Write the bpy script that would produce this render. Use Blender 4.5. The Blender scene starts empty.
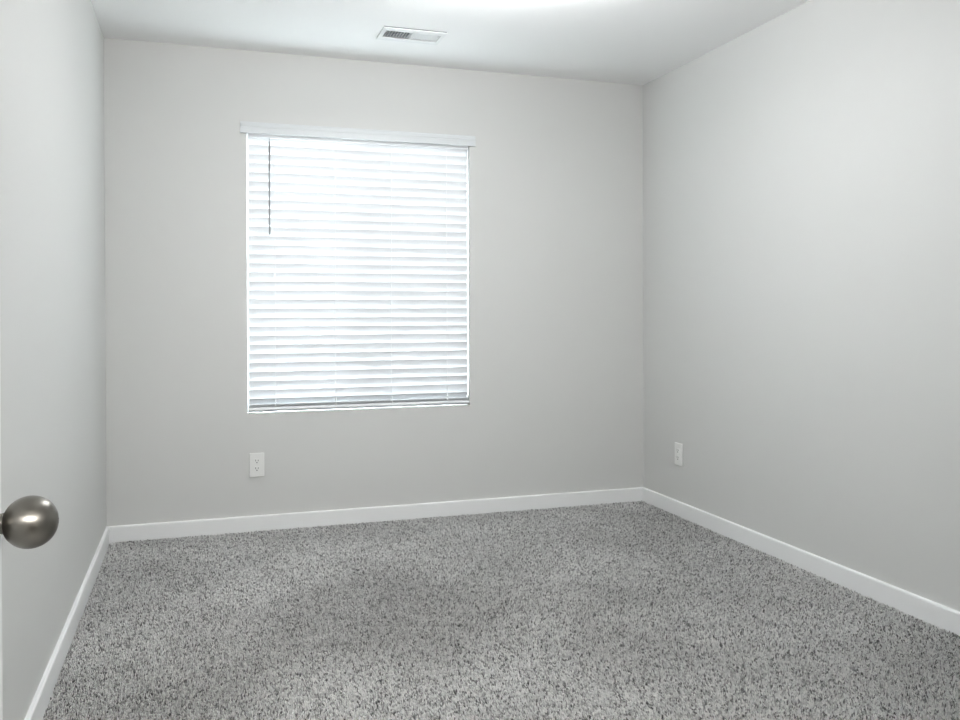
import bpy, bmesh, math
import numpy as np
from mathutils import Vector, Matrix

scene = bpy.context.scene
C = scene.collection
PI = math.pi

# ------------------------------------------------------------------ camera
CAM_H = 1.1223
YAW, PITCH, ROLL = 0.3153, 0.0076, -0.0023
cam_data = bpy.data.cameras.new('camera')
cam = bpy.data.objects.new('camera', cam_data)
C.objects.link(cam)
cam_data.sensor_fit = 'HORIZONTAL'
cam_data.sensor_width = 36.0
cam_data.lens = 864.04 * 36.0 / 960.0
cam_data.shift_y = (317.26 - 360.0) / 960.0
cam_data.clip_start = 0.01
cam.matrix_world = (Matrix.Translation((0, 0, CAM_H)) @ Matrix.Rotation(-YAW, 4, 'Z')
                    @ Matrix.Rotation(PI / 2 - PITCH, 4, 'X') @ Matrix.Rotation(ROLL, 4, 'Z'))
scene.camera = cam

# ------------------------------------------------------------------ world, lights, exposure
world = bpy.data.worlds.new('overcast_sky')
scene.world = world
world.use_nodes = True
wn = world.node_tree.nodes
wn['Background'].inputs['Color'].default_value = (0.82, 0.94, 1.0, 1)
wn['Background'].inputs['Strength'].default_value = 112.0

def area_light(name, loc, size, power, color, rot=(0, 0, 0)):
    l = bpy.data.lights.new(name, 'AREA')
    l.shape = 'RECTANGLE'
    l.size, l.size_y = size
    l.energy = power
    l.color = color
    o = bpy.data.objects.new(name, l)
    o.location = loc
    o.rotation_euler = rot
    C.objects.link(o)
    return o

# added fill light in the hallway behind the camera, shining in through the doorway
area_light('hallway_fill', (0.10, -0.40, 1.60), (1.0, 0.16), 50.0, (1.0, 0.985, 0.965), (PI / 2, 0, -0.2))

# added fill lights out of view near the ceiling: one aimed up, one point
def point_light(name, loc, radius, power, color):
    l = bpy.data.lights.new(name, 'POINT')
    l.shadow_soft_size = radius; l.energy = power; l.color = color
    o = bpy.data.objects.new(name, l); o.location = loc; C.objects.link(o)
    return o
area_light('fill_uplight', (1.05, 2.70, 2.22), (0.8, 0.8), 23.5, (0.955, 0.98, 1.0), (PI, 0, 0))
point_light('fill_point', (1.05, 2.95, 2.34), 0.09, 20.0, (0.95, 0.98, 1.0))

vs = scene.view_settings
vs.view_transform = 'Standard'
vs.look = 'None'
vs.gamma = 1.0
vs.use_curve_mapping = False
vs.exposure = 0.10

# ------------------------------------------------------------------ dimensions (metres)
D, L, R, H = 4.5229, -0.4253, 2.483, 2.44        # back wall, left wall, right wall, ceiling
F0, F1 = 0.175, 0.295                            # front wall (the doorway wall) thickness
WL, WR, WB, WT = 0.2363, 1.4163, 0.6025, 2.05    # window opening
FLOOR = -0.003
BB = 0.0844

# ------------------------------------------------------------------ materials
def mat(name, color, rough=0.6, metal=0.0, **kw):
    m = bpy.data.materials.new(name)
    m.use_nodes = True
    b = m.node_tree.nodes['Principled BSDF']
    b.inputs['Base Color'].default_value = (*color, 1)
    b.inputs['Roughness'].default_value = rough
    b.inputs['Metallic'].default_value = metal
    for k, v in kw.items():
        b.inputs[k].default_value = v
    return m

def add_bump(m, scale, strength, dist=0.001, detail=3.0):
    nt = m.node_tree
    b = nt.nodes['Principled BSDF']
    tc = nt.nodes.new('ShaderNodeTexCoord')
    n = nt.nodes.new('ShaderNodeTexNoise')
    n.inputs['Scale'].default_value = scale
    n.inputs['Detail'].default_value = detail
    bu = nt.nodes.new('ShaderNodeBump')
    bu.inputs['Strength'].default_value = strength
    bu.inputs['Distance'].default_value = dist
    nt.links.new(tc.outputs['Object'], n.inputs['Vector'])
    nt.links.new(n.outputs['Fac'], bu.inputs['Height'])
    nt.links.new(bu.outputs['Normal'], b.inputs['Normal'])
    return m

M_wall = add_bump(mat('grey_wall_paint', (0.63, 0.63, 0.614), 0.62), 220, 0.15)
M_ceil = add_bump(mat('white_ceiling_paint', (0.93, 0.93, 0.925), 0.8), 160, 0.2)
M_trim = add_bump(mat('white_trim_paint', (0.86, 0.865, 0.86), 0.38), 60, 0.03)
M_door = add_bump(mat('white_door_paint', (0.80, 0.81, 0.81), 0.4), 90, 0.05)
M_vinyl = mat('white_vinyl', (0.86, 0.87, 0.88), 0.4)
M_plastic = add_bump(mat('white_plastic', (0.80, 0.80, 0.78), 0.32), 40, 0.02)
M_dark = add_bump(mat('dark_slot', (0.03, 0.03, 0.03), 0.8), 40, 0.02)
M_valance = add_bump(mat('white_valance', (0.66, 0.68, 0.69), 0.45), 40, 0.03)
M_cord = add_bump(mat('white_cord', (0.85, 0.86, 0.87), 0.8), 900, 0.3)
M_wand = add_bump(mat('grey_plastic_wand', (0.25, 0.26, 0.27), 0.3), 60, 0.02)
M_vent = add_bump(mat('white_vent_enamel', (0.86, 0.87, 0.87), 0.4), 60, 0.03)
M_vent_shade = add_bump(mat('vent_shade_grey', (0.22, 0.225, 0.225), 0.9), 200, 0.2)  # shade put into the colour: dark line round the vent flange
M_duct = add_bump(mat('dull_duct_metal', (0.48, 0.50, 0.54), 0.7), 30, 0.1)
M_hall = add_bump(mat('hallway_paint', (0.50, 0.47, 0.43), 0.7), 200, 0.15)
M_ground = add_bump(mat('pale_concrete', (0.55, 0.54, 0.52), 0.9), 8, 0.4, 0.01)

def slat_material(name, trans):
    m = mat(name, (0.85, 0.865, 0.88), 0.45)
    add_bump(m, 30, 0.03)
    nt = m.node_tree
    b = nt.nodes['Principled BSDF']
    t = nt.nodes.new('ShaderNodeBsdfTranslucent')
    t.inputs['Color'].default_value = (0.92, 0.94, 0.96, 1)
    mx = nt.nodes.new('ShaderNodeMixShader')
    mx.inputs['Fac'].default_value = trans
    nt.links.new(b.outputs[0], mx.inputs[1])
    nt.links.new(t.outputs[0], mx.inputs[2])
    nt.links.new(mx.outputs[0], nt.nodes['Material Output'].inputs['Surface'])
    return m
M_slat = slat_material('white_faux_wood', 0.04)
M_rail = add_bump(mat('white_rail', (0.80, 0.81, 0.82), 0.45), 30, 0.03)

def see_through(name, color, keep):
    """pane or insect screen: partly a surface, mostly clear"""
    m = mat(name, color, 0.05 if keep < 0.2 else 0.7)
    nt = m.node_tree
    b = nt.nodes['Principled BSDF']
    t = nt.nodes.new('ShaderNodeBsdfTransparent')
    mx = nt.nodes.new('ShaderNodeMixShader')
    mx.inputs['Fac'].default_value = keep
    nt.links.new(t.outputs[0], mx.inputs[1])
    nt.links.new(b.outputs[0], mx.inputs[2])
    nt.links.new(mx.outputs[0], nt.nodes['Material Output'].inputs['Surface'])
    return m
M_glass = see_through('window_glass', (0.9, 0.95, 0.95), 0.06)
M_screen = see_through('insect_mesh', (0.06, 0.06, 0.065), 0.34)

# brushed satin nickel with fine turning lines round the axis
M_nickel = mat('satin_nickel', (0.20, 0.19, 0.17), 0.33, 1.0)
M_nickel.node_tree.nodes['Principled BSDF'].inputs['Anisotropic'].default_value = 0.5
_nt = M_nickel.node_tree
_tc = _nt.nodes.new('ShaderNodeTexCoord'); _mp = _nt.nodes.new('ShaderNodeMapping')
_mp.inputs['Scale'].default_value = (900, 30, 30)
_nz = _nt.nodes.new('ShaderNodeTexNoise'); _nz.inputs['Scale'].default_value = 1.0
_bu = _nt.nodes.new('ShaderNodeBump'); _bu.inputs['Strength'].default_value = 0.08; _bu.inputs['Distance'].default_value = 0.0005
_nt.links.new(_tc.outputs['Object'], _mp.inputs['Vector'])
_nt.links.new(_mp.outputs[0], _nz.inputs['Vector'])
_nt.links.new(_nz.outputs['Fac'], _bu.inputs['Height'])
_nt.links.new(_bu.outputs[0], _nt.nodes['Principled BSDF'].inputs['Normal'])

def carpet_material():
    m = mat('flecked_grey_carpet', (0.3, 0.3, 0.29), 0.95)
    nt = m.node_tree
    b = nt.nodes['Principled BSDF']
    b.inputs['Specular IOR Level'].default_value = 0.1
    tc = nt.nodes.new('ShaderNodeTexCoord')
    mp = nt.nodes.new('ShaderNodeMapping')
    mp.inputs['Scale'].default_value = (1, 1, 0.0)
    v = nt.nodes.new('ShaderNodeTexVoronoi')
    v.inputs['Scale'].default_value = 165
    n = nt.nodes.new('ShaderNodeTexNoise')
    n.inputs['Scale'].default_value = 2.2
    n.inputs['Detail'].default_value = 3
    sep = nt.nodes.new('ShaderNodeSeparateColor')
    r = nt.nodes.new('ShaderNodeValToRGB')
    e = r.color_ramp.elements
    e[0].position, e[0].color = 0.0, (0.09, 0.09, 0.088, 1)
    e[1].position, e[1].color = 1.0, (0.88, 0.87, 0.85, 1)
    for p, c in ((0.2, 0.38), (0.45, 0.64), (0.75, 0.78)):
        x = e.new(p); x.color = (c, c * 0.995, c * 0.975, 1)
    mr = nt.nodes.new('ShaderNodeMapRange')
    mr.inputs['From Min'].default_value = 0.35; mr.inputs['From Max'].default_value = 0.65
    mr.inputs['To Min'].default_value = 0.88; mr.inputs['To Max'].default_value = 1.06
    mx = nt.nodes.new('ShaderNodeVectorMath'); mx.operation = 'SCALE'
    nt.links.new(tc.outputs['Object'], mp.inputs['Vector'])
    nt.links.new(mp.outputs[0], v.inputs['Vector'])
    nt.links.new(mp.outputs[0], n.inputs['Vector'])
    nt.links.new(v.outputs['Color'], sep.inputs[0])
    nt.links.new(sep.outputs[0], r.inputs['Fac'])
    nt.links.new(n.outputs['Fac'], mr.inputs['Value'])
    nt.links.new(r.outputs['Color'], mx.inputs[0])
    nt.links.new(mr.outputs[0], mx.inputs['Scale'])
    nt.links.new(mx.outputs[0], b.inputs['Base Color'])
    return m
M_carpet = carpet_material()

# ------------------------------------------------------------------ helpers
def box(bm, x0, x1, y0, y1, z0, z1):
    vs_ = [bm.verts.new((x, y, z)) for x in (x0, x1) for y in (y0, y1) for z in (z0, z1)]
    for f in ((0, 1, 3, 2), (4, 6, 7, 5), (0, 4, 5, 1), (2, 3, 7, 6), (0, 2, 6, 4), (1, 5, 7, 3)):
        bm.faces.new([vs_[i] for i in f])

def rbox(bm, x0, x1, y0, y1, z0, z1, r, seg=2):
    t = bmesh.new()
    box(t, x0, x1, y0, y1, z0, z1)
    bmesh.ops.recalc_face_normals(t, faces=t.faces)
    bmesh.ops.bevel(t, geom=t.edges[:], offset=r, segments=seg, affect='EDGES', profile=0.5)
    me = bpy.data.meshes.new('tmp'); t.to_mesh(me); t.free()
    bm.from_mesh(me); bpy.data.meshes.remove(me)

def prism(bm, profile, axis, a, b):
    """closed polygon profile extruded along an axis; profile gives the two other coordinates in xyz order"""
    def P(u, w, t):
        return {'x': (t, u, w), 'y': (u, t, w), 'z': (u, w, t)}[axis]
    A = [bm.verts.new(P(u, w, a)) for u, w in profile]
    B = [bm.verts.new(P(u, w, b)) for u, w in profile]
    n = len(profile)
    for i in range(n):
        bm.faces.new((A[i], A[(i + 1) % n], B[(i + 1) % n], B[i]))
    bm.faces.new(A); bm.faces.new(B[::-1])

def tube(bm, pts, r, seg=8):
    pts = [Vector(p) for p in pts]
    rings = []
    for i, p in enumerate(pts):
        d = (pts[min(i + 1, len(pts) - 1)] - pts[max(i - 1, 0)]).normalized()
        u = d.orthogonal().normalized(); w = d.cross(u)
        rings.append([bm.verts.new(p + r * (math.cos(2 * PI * k / seg) * u + math.sin(2 * PI * k / seg) * w)) for k in range(seg)])
    for a, b in zip(rings, rings[1:]):
        for k in range(seg):
            bm.faces.new((a[k], a[(k + 1) % seg], b[(k + 1) % seg], b[k]))
    bm.faces.new(rings[0][::-1]); bm.faces.new(rings[-1])

def lathe_x(bm, prof, seg=64):
    """profile of (x, radius), turned about the x axis"""
    rings = []
    for x, r in prof:
        if r < 1e-6:
            rings.append([bm.verts.new((x, 0, 0))])
        else:
            rings.append([bm.verts.new((x, r * math.cos(2 * PI * k / seg), r * math.sin(2 * PI * k / seg))) for k in range(seg)])
    for a, b in zip(rings, rings[1:]):
        for k in range(seg):
            k2 = (k + 1) % seg
            if len(a) == 1 and len(b) == 1: continue
            if len(a) == 1: bm.faces.new((a[0], b[k], b[k2]))
            elif len(b) == 1: bm.faces.new((a[k], a[k2], b[0]))
            else: bm.faces.new((a[k], a[k2], b[k2], b[k]))

def obj(name, bm, m, parent=None, smooth=False):
    bmesh.ops.recalc_face_normals(bm, faces=bm.faces)
    me = bpy.data.meshes.new(name)
    bm.to_mesh(me); bm.free()
    me.materials.append(m)
    if smooth:
        for p in me.polygons: p.use_smooth = True
        me.set_sharp_from_angle(angle=math.radians(40))
    o = bpy.data.objects.new(name, me)
    C.objects.link(o)
    if parent: o.parent = parent
    return o

def thing(name, label, cat, loc=(0, 0, 0), rotz=0.0, group=None):
    o = bpy.data.objects.new(name, None)
    o.empty_display_size = 0.1
    o.location = loc; o.rotation_euler = (0, 0, rotz)
    C.objects.link(o)
    o['label'] = label; o['category'] = cat
    if group: o['group'] = group
    return o

def structure(o, label, cat):
    o['kind'] = 'structure'; o['label'] = label; o['category'] = cat
    return o

# ------------------------------------------------------------------ room shell
bm = bmesh.new(); box(bm, L - 0.1, R + 0.1, F1, D + 0.15, FLOOR - 0.1, FLOOR)
structure(obj('floor', bm, M_carpet), 'floor under the grey carpet of the empty bedroom', 'floor')

VX0, VX1, VY0, VY1 = 0.842, 1.106, 3.982, 4.086            # duct hole for the vent
bm = bmesh.new()
X0, X1, Y0, Y1 = L - 0.1, R + 0.1, F0, D + 0.15
box(bm, X0, VX0, Y0, Y1, H, H + 0.12); box(bm, VX1, X1, Y0, Y1, H, H + 0.12)
box(bm, VX0, VX1, Y0, VY0, H, H + 0.12); box(bm, VX0, VX1, VY1, Y1, H, H + 0.12)
structure(obj('ceiling', bm, M_ceil), 'smooth white ceiling with a small vent near the window', 'ceiling')

bm = bmesh.new(); box(bm, L - 0.1, L, F0, D + 0.15, FLOOR, H)
structure(obj('wall_left', bm, M_wall), 'light grey wall on the left, behind the door knob', 'wall')
bm = bmesh.new(); box(bm, R, R + 0.1, F0, D + 0.15, FLOOR, H)
structure(obj('wall_right', bm, M_wall), 'light grey wall on the right with one outlet', 'wall')
bm = bmesh.new()
box(bm, L, WL, D, D + 0.15, FLOOR, H); box(bm, WR, R, D, D + 0.15, FLOOR, H)
box(bm, WL, WR, D, D + 0.15, FLOOR, WB); box(bm, WL, WR, D, D + 0.15, WT, H)
structure(obj('wall_back', bm, M_wall), 'grey back wall around the window with white blind', 'wall')
DX0, DX1, DZ = -0.240, 0.535, 2.04                         # doorway
bm = bmesh.new()
box(bm, L, DX0, F0, F1, FLOOR, H); box(bm, DX1, R, F0, F1, FLOOR, H); box(bm, DX0, DX1, F0, F1, DZ, H)
structure(obj('wall_front', bm, M_wall), 'grey wall with the doorway the room is seen through', 'wall')

# hallway behind the doorway
bm = bmesh.new(); box(bm, -1.2, 1.6, -1.3, F1, FLOOR - 0.1, FLOOR)
structure(obj('floor_hallway', bm, M_carpet), 'grey carpeted hallway floor outside the doorway', 'floor')
bm = bmesh.new(); box(bm, -1.3, 1.7, -1.4, F0, H, H + 0.1)
structure(obj('ceiling_hallway', bm, M_ceil), 'white hallway ceiling outside the doorway', 'ceiling')
bm = bmesh.new()
box(bm, -1.3, -1.2, -1.4, F0, FLOOR, H); box(bm, 1.6, 1.7, -1.4, F0, FLOOR, H); box(bm, -1.2, 1.6, -1.4, -1.3, FLOOR, H)
box(bm, -1.2, L, F0, F1, FLOOR, H)
structure(obj('wall_hallway', bm, M_hall), 'hallway walls outside the doorway', 'wall')

# baseboards: flat face, eased top edge, mitred corners
def baseboard(name, a, b, inward, label, m0=1, m1=1):
    a, b, n = Vector((*a, 0)), Vector((*b, 0)), Vector((*inward, 0))
    d = (b - a).normalized()
    prof = [(0, FLOOR), (0.014, FLOOR), (0.014, BB - 0.006), (0.0125, BB - 0.002), (0.0095, BB), (0, BB)]
    bm = bmesh.new()
    A = [bm.verts.new(a + n * t + d * t * m0 + Vector((0, 0, z))) for t, z in prof]
    B = [bm.verts.new(b + n * t - d * t * m1 + Vector((0, 0, z))) for t, z in prof]
    k = len(prof)
    for i in range(k):
        bm.faces.new((A[i], A[(i + 1) % k], B[(i + 1) % k], B[i]))
    bm.faces.new(A); bm.faces.new(B[::-1])
    structure(obj(name, bm, M_trim), label, 'baseboard')
baseboard('baseboard_left', (L, F1), (L, D), (1, 0), 'white baseboard along the left wall', 0, 1)
baseboard('baseboard_back', (L, D), (R, D), (0, -1), 'white baseboard along the back wall under the window')
baseboard('baseboard_right', (R, F1), (R, D), (-1, 0), 'white baseboard along the right wall', 0, 1)

# ground outside the window
bm = bmesh.new(); box(bm, -25, 27, D + 0.3, D + 50, -0.6, -0.5)
structure(obj('ground', bm, M_ground), 'pale ground outside behind the window blind', 'ground')

# ------------------------------------------------------------------ window_1: vinyl slider
win = bpy.data.objects.new('window_1', None); C.objects.link(win)
win.location = ((WL + WR) / 2, D + 0.12, WB)
structure(win, 'white framed sliding window behind the closed white blind', 'window')
wx, wz = (WR - WL) / 2, WT - WB
bm = bmesh.new()
fw = 0.042
box(bm, -wx, -wx + fw, -0.03, 0.03, 0, wz); box(bm, wx - fw, wx, -0.03, 0.03, 0, wz)
box(bm, -wx + fw, wx - fw, -0.03, 0.03, 0, fw); box(bm, -wx + fw, wx - fw, -0.03, 0.03, wz - fw, wz)
obj('window_frame', bm, M_vinyl, win)
bm = bmesh.new(); box(bm, -0.030, 0.030, -0.022, 0.022, fw, wz - fw)
obj('meeting_stile', bm, M_vinyl, win)
for a, b in ((-wx + fw, -0.030), (0.030, wx - fw)):
    bm = bmesh.new(); box(bm, a, b, -0.003, 0.003, fw, wz - fw)
    obj('pane', bm, M_glass, win)
bm = bmesh.new(); box(bm, 0.030, wx - fw, 0.0235, 0.0245, fw, wz - fw)
obj('insect_screen', bm, M_screen, win)

# ------------------------------------------------------------------ window blind
blind = thing('window_blind', 'closed white horizontal slat blind with valance, hanging in the window of the back wall',
              'blind', ((WL + WR) / 2, D + 0.030, WB))
bx0, bx1 = WL + 0.0085 - (WL + WR) / 2, WR - 0.0035 - (WL + WR) / 2
bh = WT - WB
# headrail tucked behind the valance
bm = bmesh.new(); rbox(bm, bx0, bx1, -0.020, 0.032, bh - 0.045, bh - 0.001, 0.002)
obj('headrail', bm, M_slat, blind)
# valance: moulded board in front of the opening
vf = -0.030 - 0.003
prof = [(vf, 0), (vf - 0.0125, 0), (vf - 0.0140, 0.0015), (vf - 0.0140, 0.0285), (vf - 0.0120, 0.0315), (vf - 0.0105, 0.0320),
        (vf - 0.0105, 0.0330), (vf - 0.0120, 0.0345), (vf - 0.0120, 0.050), (vf - 0.0085, 0.054), (vf - 0.0085, 0.0575), (vf, 0.0575)]
VZ = 2.0215 - WB
bm = bmesh.new(); prism(bm, [(u, w + VZ) for u, w in prof], 'x', -0.6205, 0.6205)
for s in (-1, 1):                                          # short returns to the wall
    rbox(bm, min(s * 0.6205, s * 0.6125), max(s * 0.6205, s * 0.6125), vf, -0.0302, VZ, VZ + 0.0575, 0.001)
obj('valance', bm, M_valance, blind)
# slats, room-side edge up
TILT, PITCHZ, SW, ST = math.radians(72.2), 0.0463, 0.0505, 0.0028
Z_TOP0 = 1.1223 + (1.9675 - 1.1223) * 1.004 - WB            # upper room-side edge of the first slat
slat_edges = []
def slat_profile(zc, tilt):
    pts_up, pts_dn = [], []
    for i in range(9):
        t = -1 + 2 * i / 8
        u = t * SW / 2
        crown = 0.0018 * (1 - t * t)
        for off, lst in ((ST / 2, pts_up), (-ST / 2, pts_dn)):
            w = off + crown
            # u runs from the outer edge (-) to the room edge (+, up); room is -y
            y = -u * math.cos(tilt) + w * math.sin(tilt)
            z = u * math.sin(tilt) + w * math.cos(tilt)
            lst.append((y, zc + z))
    return pts_up + pts_dn[::-1]
bm = bmesh.new()
NSL = 28
for k in range(NSL):
    tilt = TILT + 0.035 * math.sin(k * 2.1) * 0.6
    zc = Z_TOP0 - k * PITCHZ - SW / 2 * math.sin(tilt)
    prism(bm, slat_profile(zc, tilt), 'x', bx0, bx1)
# top slat partly under the valance
prism(bm, slat_profile(Z_TOP0 + PITCHZ - SW / 2 * math.sin(TILT), TILT), 'x', bx0, bx1)
z_last = Z_TOP0 - (NSL - 1) * PITCHZ - SW * math.sin(TILT)
# the last two slats lie bunched on the bottom rail
prism(bm, slat_profile(0.0545, math.radians(50)), 'x', bx0, bx1)
prism(bm, slat_profile(0.0300, math.radians(34)), 'x', bx0, bx1)
sl = obj('slats', bm, M_slat, blind, smooth=True)
# bottom rail, tilted like the slats
bm = bmesh.new()
ra = math.radians(16)
prof = []
for u, w in ((-0.022, -0.008), (0.022, -0.008), (0.0245, -0.005), (0.0235, 0.005), (0.020, 0.0075), (-0.020, 0.0075), (-0.0235, 0.005), (-0.0245, -0.005)):
    prof.append((-u * math.cos(ra) + w * math.sin(ra), 0.0160 + u * math.sin(ra) + w * math.cos(ra)))
prism(bm, prof, 'x', bx0, bx1)
obj('bottom_rail', bm, M_rail, blind)
# ladder cords (front and back strings with little knots)
for xc in (0.3736, 0.6793, 0.9757, 1.2822):
    x = xc * 1.0066 - (WL + WR) / 2
    bm = bmesh.new()
    yf, yb = -0.0105, 0.0135
    tube(bm, [(x, -0.0275, 0.018), (x, -0.0245, 0.034), (x, -0.0190, 0.072), (x, yf, 0.12), (x, yf, bh * 0.5), (x, yf, bh - 0.05)], 0.0013, 6)
    tube(bm, [(x, yb, 0.02), (x, yb, bh * 0.5), (x, yb, bh - 0.05)], 0.0013, 6)
    for zz, yy in ((0.034, -0.0265), (0.056, -0.0235)):
        t = bmesh.new(); bmesh.ops.create_icosphere(t, subdivisions=2, radius=0.0036, matrix=Matrix.Translation((x, yy, zz)) @ Matrix.Scale(2.0, 4, (0, 0, 1)))
        me = bpy.data.meshes.new('tmp'); t.to_mesh(me); t.free(); bm.from_mesh(me); bpy.data.meshes.remove(me)
    obj('ladder_cord', bm, M_cord, blind, smooth=True)
# tilt wand
x = 0.3485 * 0.997 - (WL + WR) / 2
bm = bmesh.new()
tube(bm, [(x, -0.040, 1.510 - WB), (x, -0.0395, 1.75 - WB), (x + 0.001, -0.037, 1.985 - WB)], 0.0042, 6)
wand = obj('tilt_wand', bm, M_wand, blind, smooth=True)
wand['label'] = 'thin grey hanging wand'
bm = bmesh.new(); tube(bm, [(x + 0.001, -0.037, 1.985 - WB), (x + 0.001, -0.028, 2.003 - WB), (x + 0.001, -0.018, 2.006 - WB)], 0.0015, 6)
obj('wand_hook', bm, M_wand, wand, smooth=True)

# ------------------------------------------------------------------ outlets
def outlet_face(bm, zc):
    """rounded duplex face: circle cut flat at top and bottom"""
    pts = []
    for k in range(40):
        a = 2 * PI * k / 40
        pts.append((0.0172 * math.cos(a), zc + max(-0.0125, min(0.0125, 0.0172 * math.sin(a)))))
    prism(bm, pts, 'y', -0.0095, -0.004)

def make_outlet(name, label, loc, rotz):
    t = thing(name, label, 'outlet', loc, rotz, 'white wall outlets above the baseboards')
    bm = bmesh.new(); rbox(bm, -0.0365, 0.0365, -0.008, 0, -0.0605, 0.0605, 0.0028, 3)
    obj('cover_plate', bm, M_plastic, t)
    for zc in (0.0195, -0.0195):
        bm = bmesh.new(); outlet_face(bm, zc)
        s = obj('socket', bm, M_plastic, t)
        bm = bmesh.new()
        box(bm, -0.0075, -0.0052, -0.0099, -0.0090, zc - 0.001, zc + 0.008)
        box(bm, 0.0052, 0.0075, -0.0099, -0.0090, zc - 0.0005, zc + 0.007)
        prism(bm, [(0.0028 * math.cos(2 * PI * k / 16), zc - 0.0072 + 0.0028 * math.sin(2 * PI * k / 16)) for k in range(16)], 'y', -0.0099, -0.0090)
        h = obj('plug_holes', bm, M_dark, s)
        h['label'] = 'dark plug holes'
    bm = bmesh.new()
    prism(bm, [(0.003 * math.cos(2 * PI * k / 16), 0.003 * math.sin(2 * PI * k / 16)) for k in range(16)], 'y', -0.0093, -0.006)
    obj('screw', bm, M_plastic, t, smooth=False)
    return t
make_outlet('wall_outlet', 'white duplex outlet low on the back wall below the left end of the window', (0.2800, D, 0.3420), 0.0)
make_outlet('wall_outlet', 'white duplex outlet on the right wall near the back corner', (R, 4.125, 0.3400), -PI / 2)

# ------------------------------------------------------------------ ceiling vent
vent = thing('ceiling_vent', 'white rectangular air vent with slanted louvers in the ceiling', 'vent',
             ((VX0 + VX1) / 2, (VY0 + VY1) / 2, H))
vx, vy = (VX1 - VX0) / 2, (VY1 - VY0) / 2
bm = bmesh.new()
fx, fy = 0.020, 0.042
lip = 0.008
for a in ((-vx - fx, -vx, -vy - fy, vy + fy), (vx, vx + fx, -vy - fy, vy + fy), (-vx, vx, -vy - fy, -vy), (-vx, vx, vy, vy + fy)):
    box(bm, a[0], a[1], a[2], a[3], -lip, -0.0045)
obj('flange', bm, M_vent, vent)
bm = bmesh.new()
w = 0.0015
box(bm, -vx + 1e-4, -vx + w, -vy + w, vy - w, 0.0, 0.11); box(bm, vx - w, vx - 1e-4, -vy + w, vy - w, 0.0, 0.11)
box(bm, -vx + 1e-4, vx - 1e-4, -vy + 1e-4, -vy + w, 0.0, 0.11); box(bm, -vx + 1e-4, vx - 1e-4, vy - w, vy - 1e-4, 0.0, 0.11)
box(bm, -vx + w, vx - w, -vy + w, vy - w, 0.105, 0.11)
shade_bm = bmesh.new()
for s_ in (-1, 1):                                         # dark strips in the gap to the ceiling, coloured as the flange's shadow
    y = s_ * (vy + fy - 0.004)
    box(shade_bm, -vx - fx + 0.002, vx + fx - 0.002, y - 0.003, y + 0.003, -0.0045, -0.0002)
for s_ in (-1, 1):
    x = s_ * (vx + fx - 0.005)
    box(shade_bm, x - 0.003, x + 0.003, -vy - fy + 0.007, vy + fy - 0.007, -0.0045, -0.0002)
bmesh.ops.remove_doubles(shade_bm, verts=shade_bm.verts, dist=1e-5)
g = obj('vent_shade', shade_bm, M_vent_shade, vent); g['label'] = 'thin grey gasket line'
du = obj('duct', bm, M_duct, vent); du['label'] = 'dark inside of the duct'
def louvers(x0, x1, n, ang, name, label):
    bm = bmesh.new()
    hw, th = 0.0085, 0.0006
    for k in range(n):
        xc = x0 + (x1 - x0) * (k + 0.5) / n
        c, s = math.cos(ang), math.sin(ang)                # blade leans by ang from vertical, towards +x at the top
        pts = []
        for u, v in ((-hw, -th), (-hw, th), (hw, th), (hw, -th)):
            pts.append((xc + u * s + v * c, u * c - v * s + 0.0015))
        prism(bm, pts, 'y', -vy + w, vy - w)
    o = obj(name, bm, M_vent, vent); o['label'] = label
louvers(-vx + 0.004, -0.003, 9, math.radians(18), 'louver_bank', 'louvers open towards the viewer, showing dark gaps')
louvers(0.003, vx - 0.004, 10, math.radians(-50), 'louver_bank', 'louvers turned the other way, showing white faces')
bm = bmesh.new(); box(bm, -0.0025, 0.0025, -vy + w, vy - w, -lip, 0.010)
obj('centre_bar', bm, M_vent, vent)

# ------------------------------------------------------------------ door with knob, swung open on the left
TH = math.radians(-2.3)
DW, KNOB_OUT = 0.7615, 0.0405
KY, KZ = DW - 0.060, 0.9035
door = bpy.data.objects.new('door_1', None); C.objects.link(door)
_n, _d = Vector((math.cos(TH), math.sin(TH))), Vector((-math.sin(TH), math.cos(TH)))
_h = Vector((-0.1668, 0.9982)) - _n * KNOB_OUT - _d * KY
door.location = (_h.x, _h.y, 0.0)
door.rotation_euler = (0, 0, TH)                            # local +y runs from hinge to latch, local +x is the room-side face
structure(door, 'white door swung open at the left edge, with a nickel knob', 'door')
bm = bmesh.new()
panels = [(0.12, DW - 0.12, 0.22, 0.78), (0.12, DW - 0.12, 1.02, 1.88)]
rbox(bm, -0.0345, -0.0005, 0.0, DW, 0.012, 2.03, 0.0012)
obj('door_slab', bm, M_door, door)
for p in panels:                                           # raised moulding round each panel
    bm = bmesh.new()
    a, b, c, d = p
    for q in ((a, b, c, c + 0.02), (a, b, d - 0.02, d), (a, a + 0.02, c, d), (b - 0.02, b, c, d)):
        rbox(bm, -0.0015, 0.0, q[0], q[1], q[2], q[3], 0.0006)
    obj('panel_moulding', bm, M_door, door)
bm = bmesh.new()
ax, rr = 0.0266, 0.0272
cx = KNOB_OUT
prof = []
for k in range(25):                                        # ball of the knob, a little flattened at the tip
    a = PI * (0.13 + 0.87 * k / 24)
    prof.append((cx - ax * math.cos(a), rr * math.sin(a) ** 0.96 if k < 24 else 0.0))
prof = [(0.0, 0.0), (0.0, 0.0105), (0.0125, 0.0105)] + prof
prof[-1] = (cx + ax, 0.0)
lathe_x(bm, prof)
knob = obj('door_knob', bm, M_nickel, door, smooth=True)
knob.location = (0.0, KY, KZ)
knob['label'] = 'round brushed nickel knob'
bm = bmesh.new()
lathe_x(bm, [(-0.0005, 0.0), (-0.0005, 0.033), (0.002, 0.033), (0.0045, 0.030), (0.006, 0.022), (0.007, 0.011), (0.007, 0.0)])
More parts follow.
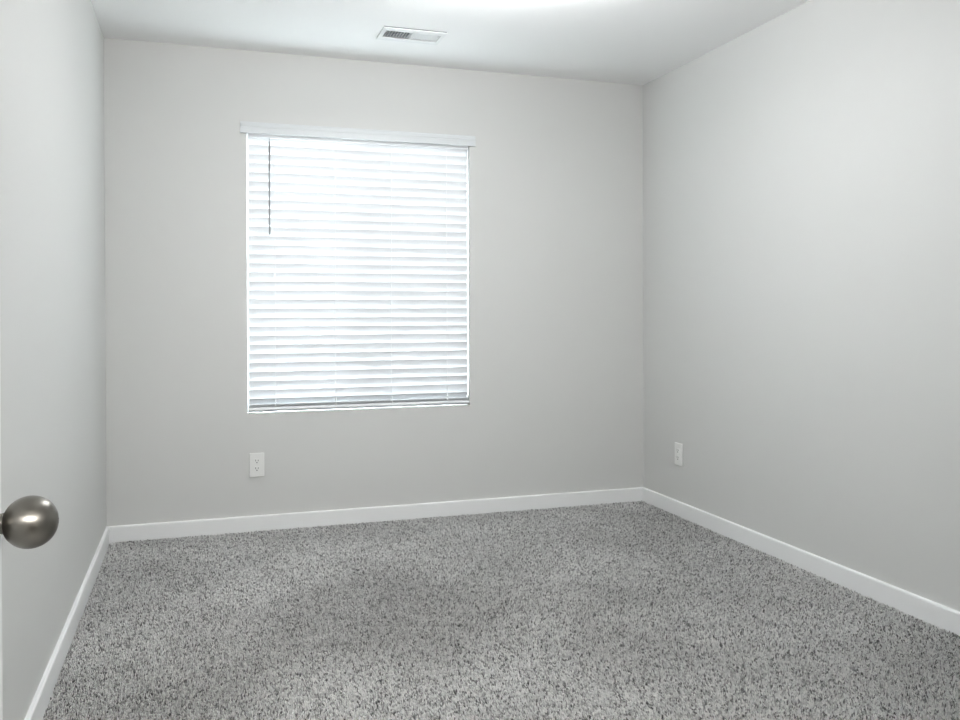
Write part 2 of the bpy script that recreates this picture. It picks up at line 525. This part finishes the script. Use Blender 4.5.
obj('rosette', bm, M_nickel, knob, smooth=True)
bm = bmesh.new()
lathe_x(bm, [(cx + ax - 0.002, 0.0), (cx + ax - 0.002, 0.0028), (cx + ax - 0.0001, 0.0028), (cx + ax - 0.0001, 0.0)], 24)
lk = obj('lock_hole', bm, M_dark, knob); lk['label'] = 'small dark lock hole'
# hinges on the hinge edge
for hz in (0.25, 1.05, 1.80):
    bm = bmesh.new(); tube(bm, [(0.005, -0.004, hz - 0.045), (0.005, -0.004, hz + 0.045)], 0.005, 12)
    obj('hinge', bm, M_nickel, door, smooth=True)

# ------------------------------------------------------------------ carpet pile
rng = np.random.default_rng(7)
SP = 0.0060
gx = np.arange(L + 0.014, R - 0.014, SP); gy = np.arange(1.0, D - 0.012, SP)
PX, PY = np.meshgrid(gx, gy)
PX = (PX + (np.arange(len(gy)) % 2)[:, None] * SP / 2).ravel(); PY = PY.ravel()
N = len(PX)
PX = PX + rng.normal(0, SP * 0.28, N); PY = PY + rng.normal(0, SP * 0.28, N)
PX = np.clip(PX, L + 0.015, R - 0.015); PY = np.clip(PY, 1.0, D - 0.015)
hgt = rng.uniform(0.007, 0.0135, N)
# the nap leans differently from patch to patch
def wave(px, py, seed):
    g = np.random.default_rng(seed); s = np.zeros_like(px)
    for _ in range(9):
        k = g.normal(0, 4.0, 2); s += np.sin(k[0] * px + k[1] * py + g.uniform(0, 6.28))
    return s / 2.1
lx = 0.0020 * wave(PX, PY, 1) + rng.normal(0, 0.0026, N)
ly = 0.0020 * wave(PX, PY, 2) + rng.normal(0, 0.0026, N)
rb = rng.uniform(0.0019, 0.0030, N); ph = rng.uniform(0, 6.28, N)
verts = np.zeros((N, 9, 3))
for lev, (fz, fr, fl, tw) in enumerate(((0.0, 0.75, 0.0, 0.0), (0.62, 1.15, 0.55, 0.7), (1.0, 0.45, 1.0, 1.4))):
    for k in range(3):
        a = ph + tw + 2 * PI * k / 3
        verts[:, lev * 3 + k, 0] = PX + fl * lx + fr * rb * np.cos(a)
        verts[:, lev * 3 + k, 1] = PY + fl * ly + fr * rb * np.sin(a)
        verts[:, lev * 3 + k, 2] = FLOOR + 0.0003 + fz * hgt
margin = 0.0145
verts[:, :, 0] = np.clip(verts[:, :, 0], L + margin, R - margin)
verts[:, :, 1] = np.minimum(verts[:, :, 1], D - margin)
tpl = []
for lev in (0, 3):
    for k in range(3):
        k2 = (k + 1) % 3
        tpl += [(lev + k, lev + k2, lev + 3 + k2), (lev + k, lev + 3 + k2, lev + 3 + k)]
tpl.append((6, 7, 8))
tpl = np.array(tpl)
faces = (tpl[None] + (np.arange(N) * 9)[:, None, None]).reshape(-1, 3)
me = bpy.data.meshes.new('carpet')
me.vertices.add(N * 9); me.vertices.foreach_set('co', verts.astype(np.float32).ravel())
nf = len(faces)
me.loops.add(nf * 3); me.loops.foreach_set('vertex_index', faces.astype(np.int32).ravel())
me.polygons.add(nf); me.polygons.foreach_set('loop_start', np.arange(0, nf * 3, 3, dtype=np.int32))
me.update(calc_edges=True); me.validate()
me.materials.append(M_carpet)
carpet = bpy.data.objects.new('carpet', me); C.objects.link(carpet)
carpet['kind'] = 'stuff'
carpet['label'] = 'flecked grey cut pile carpet covering the whole bedroom floor'
carpet['category'] = 'carpet'
